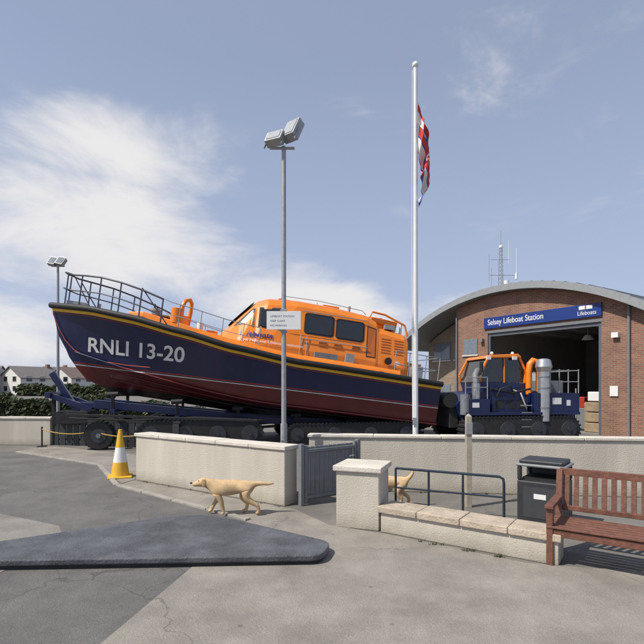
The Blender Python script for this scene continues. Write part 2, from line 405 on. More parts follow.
def flag():
    e=empty('flagpole',(1.93,10.0,0))
    b=MB(); b.cyl((0,0,0),(0,0,8.6),.06,white,20,.042); b.sphere((0,0,8.63),.07,white)
    b.cyl((0,0,0),(0,0,.12),.13,white,20)
    b.box((-.07,-.075,1.2),(.0,-.055,1.35),steel); b.tube([(-.07,-.03,8.5),(-.085,-.04,5),(-.07,-.06,1.3)],.006,white,6)
    b.done('pole',e)
    m=bpy.data.materials.new('flag_cloth'); m.use_nodes=True; nt=m.node_tree; L=nt.links.new; bs=nt.nodes['Principled BSDF']; bs.inputs['Roughness'].default_value=.8
    uv=nt.nodes.new('ShaderNodeUVMap'); uv.uv_map='UVMap'; sp=nt.nodes.new('ShaderNodeSeparateXYZ'); L(uv.outputs[0],sp.inputs[0])
    def band(sock,c,w):
        a=nt.nodes.new('ShaderNodeMath'); a.operation='SUBTRACT'; L(sock,a.inputs[0]); a.inputs[1].default_value=c
        k=nt.nodes.new('ShaderNodeMath'); k.operation='ABSOLUTE'; L(a.outputs[0],k.inputs[0])
        l=nt.nodes.new('ShaderNodeMath'); l.operation='LESS_THAN'; L(k.outputs[0],l.inputs[0]); l.inputs[1].default_value=w; return l.outputs[0]
    def mx(a,b_): 
        q=nt.nodes.new('ShaderNodeMath'); q.operation='MAXIMUM'; L(a,q.inputs[0]); L(b_,q.inputs[1]); return q.outputs[0]
    blue=mx(mx(band(sp.outputs[0],.45,.13),band(sp.outputs[1],.5,.14)),mx(band(sp.outputs[1],0,.04),band(sp.outputs[0],1,.05)))
    red=mx(mx(band(sp.outputs[0],.45,.10),band(sp.outputs[1],.5,.10)),band(sp.outputs[1],1,.13))
    m1=nt.nodes.new('ShaderNodeMix'); m1.data_type='RGBA'; m1.inputs['A'].default_value=(.72,.71,.70,1); m1.inputs['B'].default_value=(.03,.05,.22,1); L(blue,m1.inputs['Factor'])
    m2=nt.nodes.new('ShaderNodeMix'); m2.data_type='RGBA'; L(m1.outputs['Result'],m2.inputs['A']); m2.inputs['B'].default_value=(.55,.04,.03,1); L(red,m2.inputs['Factor'])
    L(m2.outputs['Result'],bs.inputs['Base Color'])
    nu,nv=80,30; vs=[];fs=[];uvs=[]
    for i in range(nu+1):
        u=i/nu
        for j in range(nv+1):
            v=j/nv
            top=7.82
            z=top-1.1*v*(1-.35*u)-1.45*u**1.1
            x=.05+.26*math.sin(min(u*1.5,1)*math.pi*.5)*(.55+.45*math.sin(v*2.2+.6))+.04*math.sin(u*14+v*4)*min(1,u*3)+.02*math.sin(u*31+v*9)*min(1,u*3)-.17*u*v
            y=-.04+.10*math.sin(u*13+v*5)*min(1,u*4)+.04*math.sin(v*9)+.02*math.sin(v*23+u*11)
            vs.append((x,y,z)); uvs.append((u,1-v))
    for i in range(nu):
        for j in range(nv):
            a=i*(nv+1)+j; fs.append((a,a+1,a+nv+2,a+nv+1))
    me=bpy.data.meshes.new('flag'); me.from_pydata(vs,[],fs); ul=me.uv_layers.new(name='UVMap')
    for l in me.loops: ul.data[l.index].uv=uvs[l.vertex_index]
    for p in me.polygons: p.use_smooth=True
    me.materials.append(m); o=bpy.data.objects.new('flag_cloth',me); S.collection.objects.link(o); o.parent=e
flag()

# ---------------------------------------------------------------- BOAT
PITCH=7.0; YAW=12.0
BO=(-9.55,16.44,2.06)
def interp(tab,x):
    if x<=tab[0][0]: return tab[0][1]
    for (a,b),(c,d) in zip(tab,tab[1:]):
        if x<=c:
            t=(x-a)/(c-a); t=t*t*(3-2*t)*.35+t*.65; return b+(d-b)*t
    return tab[-1][1]
LB=13.6
def stem(z): return interp([(-.05,2.6),(.1,1.75),(.5,1.2),(1.0,.78),(1.9,.27),(2.72,0)],z)
def zs(t): return interp([(0,2.74),(.1,2.70),(.2,2.55),(.32,2.28),(.44,2.0),(.6,1.80),(1,1.70)],t)
def bs_(t): return 2.2*(1-(1-min(t/.48,1))**2.3)-(.15*max(0,t-.8)/.2)
def bc_(t): return 1.9*(1-(1-min(t/.62,1))**1.7)
def zc(t): return .36+.94*max(0,1-t/.5)**1.6-.14*t
def zk(t): return -.22*min(1,t*2.5)
def hull_th(t,h):
    H=.3
    if h<=H:
        q=h/H; z=zk(t)+(zc(t)-zk(t))*q; y=bc_(t)*q**.85
    else:
        q=(h-H)/(1-H); z=zc(t)+(zs(t)-zc(t))*q
        fl=max(0,1-t/.5)
        y=bc_(t)+(bs_(t)-bc_(t))*(q**(1+.9*fl))
    x=stem(z)*(1-t)+LB*t
    return x,y,z
def hull_xz(x,z):
    t=x/LB
    for _ in range(12):
        t=max(0,min(1,(x-stem(z))/(LB-stem(z))))
    if z>=zc(t): h=.3+.7*(z-zc(t))/(zs(t)-zc(t))
    else: h=.3*(z-zk(t))/(zc(t)-zk(t))
    return hull_th(t,h)
def hullmat():
    m=bpy.data.materials.new('hull_paint'); m.use_nodes=True; nt=m.node_tree; L=nt.links.new; b=nt.nodes['Principled BSDF']
    b.inputs['Coat Weight'].default_value=.2
    tc=nt.nodes.new('ShaderNodeTexCoord'); sp=nt.nodes.new('ShaderNodeSeparateXYZ'); L(tc.outputs['Object'],sp.inputs[0])
    dv=nt.nodes.new('ShaderNodeMath'); dv.operation='DIVIDE'; L(sp.outputs[2],dv.inputs[0]); dv.inputs[1].default_value=3
    r=nt.nodes.new('ShaderNodeValToRGB'); r.color_ramp.interpolation='CONSTANT'; el=r.color_ramp.elements
    el[0].position=0; el[0].color=(.015,.008,.008,1)
    el[1].position=.06; el[1].color=(.10,.009,.009,1)
    for p,c in((.262,(.70,.70,.70)),(.271,(.015,.015,.025)),(.285,(.30,.02,.02)),(.294,(.006,.011,.055))):
        x=el.new(p); x.color=c+(1,)
    L(dv.outputs[0],r.inputs[0])
    mp=nt.nodes.new('ShaderNodeMapping'); mp.inputs['Scale'].default_value=(1.5,1.5,.35); L(tc.outputs['Object'],mp.inputs[0])
    n=nt.nodes.new('ShaderNodeTexNoise'); n.inputs['Scale'].default_value=2.5; n.inputs['Detail'].default_value=8; L(mp.outputs[0],n.inputs['Vector'])
    rr=nt.nodes.new('ShaderNodeMapRange'); rr.inputs['To Min'].default_value=.65; rr.inputs['To Max'].default_value=1.35; L(n.outputs['Fac'],rr.inputs['Value'])
    mx=nt.nodes.new('ShaderNodeMix'); mx.data_type='RGBA'; mx.blend_type='MULTIPLY'; mx.inputs['Factor'].default_value=1
    L(r.outputs[0],mx.inputs['A']); L(rr.outputs[0],mx.inputs['B'])
    n2=nt.nodes.new('ShaderNodeTexNoise'); n2.inputs['Scale'].default_value=9; n2.inputs['Detail'].default_value=10; n2.inputs['Roughness'].default_value=.75; L(mp.outputs[0],n2.inputs['Vector'])
    r3=nt.nodes.new('ShaderNodeMapRange'); r3.inputs['From Min'].default_value=.60; r3.inputs['From Max'].default_value=.75; r3.inputs['To Max'].default_value=.4; L(n2.outputs['Fac'],r3.inputs['Value'])
    ms=nt.nodes.new('ShaderNodeMix'); ms.data_type='RGBA'; L(r3.outputs[0],ms.inputs['Factor']); L(mx.outputs['Result'],ms.inputs['A']); ms.inputs['B'].default_value=(.10,.10,.12,1)
    L(ms.outputs['Result'],b.inputs['Base Color'])
    r2=nt.nodes.new('ShaderNodeMapRange'); r2.inputs['To Min'].default_value=.18; r2.inputs['To Max'].default_value=.5; L(n.outputs['Fac'],r2.inputs['Value']); L(r2.outputs[0],b.inputs['Roughness'])
    return m
HM=hullmat()
def boat():
    e=empty('lifeboat',BO,(0,R(PITCH),R(YAW)))
    NT=60; hs=[0,.08,.16,.24,.295,.305,.38,.46,.54,.62,.70,.78,.86,.93,1.0]
    ts=[(i/NT)**1.25 for i in range(NT+1)]
    for sgn,nm in((-1,'hull_port'),(1,'hull_starboard')):
        P=[]
        for t in ts:
            row=[]
            for h in hs:
                x,y,z=hull_th(t,h)
                if h==.305: y+=.05*min(1,t*5)
                row.append((x,sgn*y,z))
            P.append(row)
        b=MB(); b.grid(P,HM,True); o=b.done(nm,e,fix=True)
    b=MB()
    tr=[(hull_th(1,h)[0],s*hull_th(1,h)[1],hull_th(1,h)[2]) for s,hh in((-1,hs),(1,hs[::-1])) for h in hh]
    b.add(tr,[tuple(range(len(tr)))],HM)
    P=[]
    for t in ts[1:]:
        x,y,z=hull_th(t,1.0); P.append([(x,-y,z-.02),(x,0,z+.06),(x,y,z-.02)])
    b.grid(P,mat('deck_grey',(.20,.21,.22),.8),True)
    b.done('deck',e)
    for s,nm in((-1,'port'),(1,'stbd')):
        b=MB()
        top=[]
        for t in ts:
            x,y,z=hull_th(t,1.0); top.append((x,s*(y+.05),z-.03))
        b.tube(top,.10,black,10)
        for (dz1,dz2,m,off) in((.125,.215,gold,.014),(.25,.265,mat('red_line',(.4,.03,.03),.5),.012)):
            P=[]
            for t in ts:
                zt=zs(t); row=[]
                for dz in(dz1,dz2):
                    h=1-.7*dz/(zt-zc(t)); x,y,z=hull_th(t,h); row.append((x-.004,s*(y+off),z))
                P.append(row)
            b.grid(P,m,True)
        rr=[]
        for t in ts[3:]:
            x,y,z=hull_th(t,.3); rr.append((x,s*(y+.06),z))
        b.tube(rr,.035,HM,6)
        for hh in(.14,.22):
            rr=[]
            for t in ts[8:]:
                x,y,z=hull_th(t,hh); rr.append((x,s*(y+.01),z-.01))
            b.tube(rr,.022,HM,5)
        b.done('fender_and_stripes_'+nm,e)
    def lf(x0,z0,off=.02):
        def f(x,y):
            X,Y,Z=hull_xz(x0+x,z0+y); return (x0+x,-(Y+off),z0+y)
        return f
    text_mesh('RNLI 13-20',.66,lf(1.42,1.30),white,'lettering_bow',e,offset=.012,cuts=40,width=3.25)
    def secs():
        return [(5.45,2.30,1.45,1.05),(5.75,2.55,1.60,.98),(6.3,3.20,1.70,1.0),(6.85,3.80,1.72,1.08),(7.2,3.93,1.73,1.20),(8.2,4.0,1.74,1.32),(9.5,3.97,1.74,1.34),(10.8,3.86,1.72,1.34),(11.15,3.72,1.72,1.32),(11.25,3.50,1.70,1.36),(12.25,3.38,1.66,1.34),(12.4,3.25,1.62,1.34)]
    deckz=1.75
    def sect(xz):
        x,zt,wb,wt=xz
        return [(wb,deckz),(wb,deckz+.24*(zt-.28-deckz)),(wt+.08,zt-.26),(wt-.06,zt-.08),(wt-.30,zt),(wt*.4,zt+.03),(0,zt+.035)]
    b=MB(); P=[]
    for sc in secs():
        sd=sect(sc); P.append([(sc[0],-y,z) for y,z in sd]+[(sc[0],y,z) for y,z in sd[::-1][1:]])
    b.grid(P,orange,False)
    n=len(P[0]); b.add(P[0],[tuple(range(n))],orange); b.add(P[-1],[tuple(range(n))],orange)
    b.done('wheelhouse',e,bevel=.05,seg=3)
    def side(x,z,off=.012):
        ss=secs(); 
        for a,c in zip(ss,ss[1:]):
            if x<=c[0]: break
        t=(x-a[0])/(c[0]-a[0]); sc=tuple(a[i]+(c[i]-a[i])*t for i in range(4)); sd=sect(sc)
        for (y0,z0),(y1,z1) in zip(sd,sd[1:]):
            if z<=z1: q=(z-z0)/(z1-z0); return Vector((x,-(y0+(y1-y0)*q)-off,z))
        return Vector((x,-sd[-1][0]-off,z))
    def sidepanel(b,poly,m,off):
        vs=[side(x,z,off) for x,z in poly]; b.add(vs,[tuple(range(len(vs)))],m)
        vs2=[(v.x,-v.y,v.z) for v in vs]; b.add(vs2,[tuple(range(len(vs)))],m)
    def rrect(x0,x1,z0,z1,r=.09):
        out=[]
        for cx,cz,a0 in((x1-r,z1-r,0),(x0+r,z1-r,90),(x0+r,z0+r,180),(x1-r,z0+r,270)):
            for k in range(5):
                a=R(a0+k*22.5); out.append((cx+r*math.cos(a),cz+r*math.sin(a)))
        return out
    b=MB()
    for x0,x1,z0,z1 in((8.55,9.5,2.86,3.52),(9.68,10.62,2.84,3.48)):
        sidepanel(b,rrect(x0-.06,x1+.06,z0-.05,z1+.05,.12),black,.014)
        sidepanel(b,rrect(x0,x1,z0,z1),glass,.026)
    for P1,P2 in (([(6.12,2.80),(6.78,2.80),(6.78,3.50),(6.70,3.48)],[(6.26,2.86),(6.72,2.86),(6.72,3.42)]),
                  ([(6.92,2.80),(7.70,2.80),(7.70,3.60),(6.92,3.54)],[(6.98,2.86),(7.64,2.86),(7.64,3.53),(6.98,3.48)])):
        sidepanel(b,P1,black,.04); sidepanel(b,P2,glass,.055)
    b.done('side_windows',e,fix=False)
    b=MB()
    def fr(x,y,off): 
        z=interp([(5.75,2.55),(6.3,3.20),(6.85,3.80)],x); nz=Vector((-.74,0,.67)); return Vector((x,y,z+.035))+nz*off
    for y0,y1 in((-.92,-.36),(-.30,.30),(.36,.92)):
        for g,m,o in((.0,black,.015),(.05,glass2,.03)):
            b.add([fr(5.95+g,y0+g,o),fr(5.95+g,y1-g,o),fr(6.75-g,y1-g,o),fr(6.75-g,y0+g,o)],[(0,1,2,3)],m)
    b.done('windscreen',e,fix=False)
    tx=lambda x0,z0:(lambda x,y:tuple(side(x0+x,z0+y,.045)))
    text_mesh('Lifeboats',.26,tx(6.35,2.47),navy_s,'lettering_side',e,offset=.006,width=1.1,cuts=12)
    text_mesh('Royal National Lifeboat Institution',.13,tx(6.3,2.29),white,'lettering_small',e,width=2.2,cuts=20)
    b=MB()
    P=[]
    for x,w,zt in((2.6,.65,2.82),(3.1,.95,2.85),(4.2,1.25,2.65),(5.2,1.45,2.42),(5.6,1.5,2.40)):
        z0=zs(x/LB)-.1
        P.append([(x,-w,z0),(x,-w+.08,zt),(x,w-.08,zt),(x,w,z0)])
    b.grid(P,orange,False); b.add(P[0],[(0,1,2,3)],orange)
    b.box((5.2,-.35,2.35),(5.6,.35,2.6),orange)
    b.box((3.3,-.45,2.84),(3.9,.45,2.90),mat('deck_grey',(.2,.2,.2)))
    b.done('foredeck_trunk',e,bevel=.04)
    b=MB()
    for s in(-1,1):
        P=[]
        for i in range(20):
            t=.36+.52*i/19; x,y,z=hull_th(t,1.0); P.append([(x,s*(y-.10),z-.02),(x,s*(y-.14),z+.22),(x,s*(y-.20),z+.22),(x,s*(y-.20),z-.02)])
        b.grid(P,orange,True)
        for i in range(9):
            t=.38+.055*i; x,y,z=hull_th(t,1.0); b.box((x-.16,s*(y-.125)-.006,z+.03),(x+.16,s*(y-.125)+.006,z+.09),black)
    b.done('bulwark',e)
    b=MB()
    b.box((7.6,-.5,4.02),(8.1,.5,4.09),orange); b.cyl((8.7,.3,3.98),(8.7,.3,4.15),.12,white); b.box((9.2,-.9,3.96),(9.8,-.3,4.05),orange)
    b.cyl((10.2,-.8,3.9),(10.2,-.8,4.15),.05,steel); b.cyl((9.0,-.6,4.0),(9.0,-.6,4.14),.035,white)
    for s in(-1,1):
        b.tube([(10.9,s*1.15,3.8),(11.0,s*1.15,4.02),(11.5,s*1.15,3.98),(12.3,s*1.15,3.7),(12.45,s*1.15,3.3)],.04,orange)
        b.tube([(7.6,s*1.2,3.95),(7.75,s*1.2,4.06),(9,s*1.22,4.08),(10.6,s*1.22,3.98),(10.75,s*1.22,3.85)],.014,steel,6)
    b.cyl((11.6,-.25,3.5),(11.6,-.25,4.0),.09,orange); b.box((11.35,-.8,3.48),(12.1,-.3,3.86),orange); b.cyl((11.8,.35,3.45),(11.8,.35,3.85),.22,white)
    b.cyl((11.0,-1.0,3.75),(12.0,-1.0,3.70),.12,orange)
    b.box((12.4,-1.2,1.7),(13.1,1.2,2.35),orange); b.box((12.5,-1.9,1.7),(12.9,-1.5,2.2),steel)
    b.box((11.5,-1.25,3.45),(11.9,-.95,3.62),steel); b.cyl((12.2,-1.0,3.35),(12.2,-1.0,3.75),.05,white)
    b.done('roof_gear',e,bevel=.02)
    b=MB()
    for x0 in(11.35,11.85):
        for k in range(6):
            p=side(x0,2.55+k*.10,.0); q=side(x0+.36,2.55+k*.10,.0)
            b.beam(p,q,.03,.035,orange_dk)
    for z in(2.62,3.6):
        pts=[side(8.4+i*.3,z,.07) for i in range(9)]
        b.tube(pts,.016,steel,6)
    b.add([side(10.78,2.3,.008),side(11.14,2.3,.008),side(11.14,3.38,.008),side(10.78,3.42,.008)],[(0,1,2,3)],black)
    b.add([side(10.81,2.33,.014),side(11.11,2.33,.014),side(11.11,3.34,.014),side(10.81,3.38,.014)],[(0,1,2,3)],orange_dk)
    b.box((8.9,-1.98,2.0),(9.7,-1.78,2.2),greyp); b.box((10.0,-1.95,1.95),(10.3,-1.78,2.3),steel)
    b.cyl((11.6,-1.72,2.25),(11.6,-1.80,2.25),.13,black); b.cyl((11.95,-1.72,2.2),(11.95,-1.80,2.2),.08,white)
    for x in(8.4,8.62): b.tube([side(x,2.0,.06),side(x,2.75,.06)],.014,steel,6)
    for x in(7.85,12.3): b.tube([side(x,2.1,.004),side(x,3.3,.004)],.010,orange_dk,5)
    b.tube([side(7.9+i*.3,2.74,.004) for i in range(10)],.010,orange_dk,5)
    for x,z in((9.05,2.45),(9.6,2.45),(10.25,2.48)): b.box((x,side(x,z,.03).y,z),(x+.28,side(x,z,-.12).y,z+.14),orange_dk)
    b.done('side_fittings',e)
    b=MB()
    b.tube([(4.35,-.95,2.6),(4.35,-.95,3.2),(4.42,-.9,3.42),(4.55,-.7,3.5),(4.6,-.5,3.42),(4.6,-.45,3.1),(4.55,-.4,2.6)],.07,orange)
    b.cyl((4.2,-1.0,2.6),(4.2,-1.0,3.1),.2,orange); b.box((4.05,-.6,2.6),(4.6,-.1,2.95),orange)
    b.cyl((3.4,-.2,2.8),(3.4,-.2,3.1),.14,steel); b.cyl((3.4,-.2,3.0),(3.4,-.2,3.06),.2,steel)
    b.cyl((5.0,-.9,2.4),(5.0,-.9,2.75),.11,white)
    b.done('foredeck_gear',e,bevel=.015)
    b=MB()
    def dk(t,s,inset=.12,h=0):
        x,y,z=hull_th(t,1.0); return (x+.05,s*max(0,y-inset),z+h)
    for hh,r in((1.08,.032),(.55,.022)):
        L=[dk(t,-1,.12,hh-.5*max(0,t-.15)*4) for t in(.27,.22,.17,.12,.08,.045)]; L2=[dk(t,1,.12,hh-.5*max(0,t-.15)*4) for t in(.045,.08,.12,.17,.22,.27)]
        b.tube(L+[(.35,-.12,2.74+hh+.06),(.35,.12,2.74+hh+.06)]+L2,r,railm)
    for s in(-1,1):
        for t in(.03,.07,.12,.17,.22,.27):
            p=dk(t,s,.12,0); b.tube([p,(p[0],p[1],p[2]+1.08-2*max(0,t-.15))],.024,railm)
        for k,(ta,tb) in enumerate(((.05,.10),(.22,.29))):
            p=dk(ta,s,.12,1.0); q=dk(tb,s,.3,0); b.tube([p,q],.02,railm)
        P=[dk(.27,s,.12,.86),dk(.29,s,.12,.82),dk(.34,s,.15,.8),dk(.42,s,.18,.8),dk(.5,s,.2,.8)]
        b.tube(P,.016,steel,6)
        P=[dk(t,s,.15,.42) for t in(.28,.34,.42,.5)]; b.tube(P,.012,steel,6)
        for t in(.31,.36,.41,.46,.5):
            p=dk(t,s,.17,0); b.tube([p,(p[0],p[1],p[2]+.82)],.016,steel,6)
        for hh in(.45,.9):
            b.tube([dk(t,s,.2,hh) for t in(.86,.9,.95,.99)]+[(13.4,0,1.7+hh)],.018,steel,6)
        for t in(.86,.9,.95,.99):
            p=dk(t,s,.2,0); b.tube([p,(p[0],p[1],p[2]+.9)],.018,steel,6)
    b.box((.5,-.15,2.75),(1.1,.15,2.95),steel); b.cyl((1.5,0,2.7),(1.5,0,3.0),.06,steel)
    b.done('guard_rails',e)
    b=MB(); pts=[]
    for x,z in((.12,2.45),(.35,2.0),(.62,1.6),(.95,1.3),(1.4,1.12),(2.0,1.02),(2.8,.98),(3.6,1.0)):
        X,Y,Z=hull_xz(x,z); pts.append((x-.02,-(Y+.05),z))
    b.tube(pts,.014,mat('rope_red',(.45,.10,.07),.8),6); b.done('rope',e)
boat()

# ---------------------------------------------------------------- trailer
def wheel(b,c,r,w,ax=(0,1,0)):
    c=Vector(c);a=Vector(ax)
    b.cyl(c-a*w/2,c+a*w/2,r*.93,black,24); b.cyl(c-a*w*.36,c+a*w*.36,r,black,24)
    b.cyl(c-a*(w/2+.01),c+a*(w/2+.01),r*.50,hub,18); b.cyl(c-a*(w/2+.04),c+a*(w/2+.04),r*.16,greyp,10)
    for k in range(22):
        t=2*math.pi*k/22; p=c+Vector((math.cos(t),0,math.sin(t)))*r
        b.beam(p-a*w*.42,p+a*w*.42,.05,.03,black)
def track(b,x0,x1,y,w,r,m):
    pts=[]; n=10
    for k in range(n+1): a=R(90-180*k/n); pts.append((x1-r+r*math.cos(a),r+r*math.sin(a)))
    for k in range(n+1): a=R(-90-180*k/n); pts.append((x0+r+r*math.cos(a),r+r*math.sin(a)))
    b.prism(pts,y-w/2,y+w/2,blk2)
    P=pts+[pts[0]]
    for (a0,a1),(c0,c1) in zip(P,P[1:]):
        d=math.hypot(c0-a0,c1-a1); k=max(1,int(d/.14))
        for i in range(k):
            t=i/k; b.box((a0+(c0-a0)*t-.035,y-w/2-.02,a1+(c1-a1)*t-.03),(a0+(c0-a0)*t+.035,y+w/2+.02,a1+(c1-a1)*t+.03),black)
    for i in range(4):
        x=x0+r+(x1-x0-2*r)*i/3
        for s in(-1,1): b.cyl((x,y+s*w/2,r),(x,y+s*(w/2+.05),r),r*.62,m,16); b.cyl((x,y+s*w/2,r),(x,y+s*(w/2+.08),r),r*.16,hub,10)
def trailer():
    e=empty('launching_trailer',(-9.4,16.47,0),(0,0,R(YAW)))
    kl=lambda x:1.85-.125*x
    fr=navy
    b=MB()
    for y in(-.75,.75):
        b.beam((1.7,y,kl(1.7)-.22),(13.4,y,kl(13.4)-.02),.18,.26,fr)
        b.beam((.9,y*.6,kl(1.7)-.25),(12,y,.52),.14,.20,fr)
    for x in(2.4,4.4,6.4,8.4,10.4):
        z=kl(x)
        b.beam((x,-1.4,z-.38),(x,1.4,z-.38),.16,.16,fr)
        for y in(-1.25,1.25):
            b.beam((x,y,z-.34),(x,y*1.06,z+.16),.10,.10,blk2)
            b.cyl((x-.18,y*1.02,z+.17),(x+.18,y*1.06,z+.19),.08,black)
        if z>.9:
            for y in(-.8,.8): b.beam((x,y,.45),(x,y,z-.3),.12,.12,blk2); b.beam((x,y,.5),(x+1.4,y,kl(x+1.4)-.3),.09,.09,blk2)
    b.beam((1.0,0,kl(1)-.6),(.2,0,2.45),.2,.2,fr); b.beam((1.6,-.6,1.2),(.3,-.6,1.7),.14,.18,fr); b.beam((1.6,.6,1.2),(.3,.6,1.7),.14,.18,fr)
    b.beam((.3,-.8,1.7),(.3,.8,1.7),.16,.2,fr); b.beam((.4,-.5,1.65),(.4,-.5,.7),.1,.1,blk2)
    b.beam((.6,0,.8),(5,0,.7),.2,.25,blk2); b.box((.5,-.7,.75),(1.5,.7,1.15),blk2)
    b.beam((1.2,-1.95,1.12),(7.0,-1.95,.85),.08,.08,blk2)
    b.tube([(1.2,-1.7,1.0),(3,-1.75,.9),(5,-1.75,.98),(8,-1.7,.8)],.03,black,6)
    b.done('frame',e,bevel=.01)
    b=MB()
    track(b,3.2,7.2,-1.70,.5,.44,hub); track(b,3.2,7.2,1.70,.5,.44,hub)
    for y in(-1.7,1.7): wheel(b,(2.1,y,.45),.45,.4)
    track(b,8.0,12.6,-1.65,.5,.36,hub); track(b,8.0,12.6,1.65,.5,.36,hub)
    b.done('tracks_and_wheels',e)
trailer()

# ---------------------------------------------------------------- tractor
def tractor():
    e=empty('launch_tractor',(6.95,18.5,0),(0,0,R(8)))
    b=MB(); track(b,-2.3,2.1,-1.25,.5,.46,hub); track(b,-2.3,2.1,1.25,.5,.46,hub)
    b.done('tracks',e)
    b=MB()
    b.prism([(-2.2,.95),(-2.35,1.35),(-1.9,1.75),(-.9,1.85),(2.1,1.7),(2.15,.8),(1.9,.45),(-1.9,.45)],-1.0,1.0,navy)
    b.box((-2.2,-1.5,.98),(2.1,1.5,1.08),navy)
    b.box((.35,-1.45,1.08),(2.1,-.9,1.75),navy); b.box((-2.1,-1.45,1.08),(-1.3,-1.0,1.55),navy)
    b.box((-1.15,-1.3,1.08),(.2,-1.0,1.6),navy)
    b.box((-2.5,-.8,.5),(-2.2,.8,1.3),blk2); b.cyl((-2.5,-.9,1.5),(-2.5,.9,1.5),.28,blk2)
    b.prism([(-1.25,1.8),(-1.36,2.15),(.38,2.10),(.38,1.80)],-.90,.90,navy)
    for x in(-1.0,-.6,-.2): b.box((x,-1.315,1.2),(x+.3,-1.302,1.5),blk2)
    b.done('body',e,bevel=.04)
    b=MB()
    F=orange
    cp=[(-1.36,2.15),(-1.42,2.4),(-1.05,3.05),(.1,3.10),(.35,2.6),(.35,2.1)]
    for y in(-.85,.85):
        for a,c in zip(cp,cp[1:]): b.beam((a[0],y,a[1]),(c[0],y,c[1]),.08,.085,F)
        b.beam((-.45,y,2.1),(-.45,y,3.08),.05,.06,F)
    b.prism([(-1.15,3.00),(-1.0,3.12),(.05,3.17),(.2,3.04)],-.95,.95,F)
    b.done('cab_frame',e,bevel=.025)
    b=MB(); b.prism([(-1.39,2.16),(-1.05,2.99),(.08,3.03),(.33,2.58),(.33,2.12)],-.82,.82,glass); b.done('cab_glazing',e)
    b=MB()
    b.tube([(.42,-1.0,1.7),(.42,-1.0,2.5),(.46,-1.0,2.8),(.58,-1.0,2.93),(.74,-1.0,2.88),(.82,-1.0,2.7),(.82,-1.0,1.8)],.11,orange,12)
    b.cyl((.78,-1.35,.75),(.78,-1.35,2.50),.20,silver,24); b.cyl((.78,-1.35,2.50),(.78,-1.35,2.68),.20,silver,24,.29); b.cyl((.78,-1.35,2.68),(.78,-1.35,2.90),.29,silver,24,.24); b.sphere((.78,-1.35,2.90),.24,silver,16,(1,1,.35))
    for z in(1.2,1.9,2.3): b.cyl((.78,-1.35,z),(.78,-1.35,z+.05),.215,greyp,24)
    b.cyl((-1.7,-1.2,1.2),(-1.7,-1.2,2.1),.14,silver,20); b.tube([(-1.7,-1.2,2.1),(-1.7,-1.15,2.4),(-1.55,-1.0,2.55),(-1.4,-.9,2.5)],.11,greyp,12)
    b.cyl((-2.15,-1.3,1.0),(-2.15,-1.3,1.7),.17,greyp,16)
    b.tube([(-1.2,-1.3,1.9),(-.4,-1.35,1.75),(.3,-1.3,1.9)],.04,black,8)
    b.done('exhaust_and_ducts',e)
    b=MB()
    for y in(-1.4,1.4):
        for z in(2.15,2.55): b.tube([(1.0,y,z),(2.1,y,z)],.018,steel,6)
        for x in(1.0,1.35,1.7,2.1): b.tube([(x,y,1.7),(x,y,2.6)],.02,steel,6)
    for z in(2.15,2.55): b.tube([(2.1,-1.4,z),(2.1,1.4,z)],.018,steel,6)
    b.box((1.1,-.8,1.7),(1.9,.8,2.2),greyp); b.cyl((1.5,-.3,2.1),(1.5,-.3,2.8),.08,silver); b.box((1.2,.2,2.2),(1.7,.6,2.5),white)
    for x in(-2.2,-1.8,-1.4): b.tube([(x,-1.45,1.55),(x,-1.45,2.3)],.018,steel,6)
    b.tube([(-2.2,-1.45,2.3),(-1.4,-1.45,2.3)],.018,steel,6); b.tube([(-2.2,-1.45,1.95),(-1.4,-1.45,1.95)],.015,steel,6)
    for x in(-.9,-.1): b.sphere((x,-.8,3.19),.06,white)
    for x in(-1.2,-.2): b.box((x,-1.02,2.95),(x+.16,-.95,3.07),white)
    b.box((1.05,-1.456,1.35),(1.40,-1.451,1.58),white); b.box((1.6,-1.456,1.3),(1.75,-1.451,1.5),white); b.box((-1.95,-1.456,1.25),(-1.7,-1.451,1.42),white)
    b.tube([(-1.0,-1.32,1.6),(-.9,-1.42,1.9),(-.5,-1.40,2.0),(-.3,-1.3,1.6)],.025,black,6)
    b.tube([(-1.3,-.9,2.6),(-1.5,-1.25,2.7)],.015,black,6); b.box((-1.56,-1.35,2.5),(-1.50,-1.18,2.85),black)
    b.tube([(-.1,-.9,1.85),(-.1,-1.35,1.75),(.1,-1.4,1.2)],.03,steel,6)
    for k in range(4): b.box((-.15,-1.5,.55+k*.25),(.25,-1.42,.58+k*.25),steel)
    b.done('platform_rails',e)
tractor()

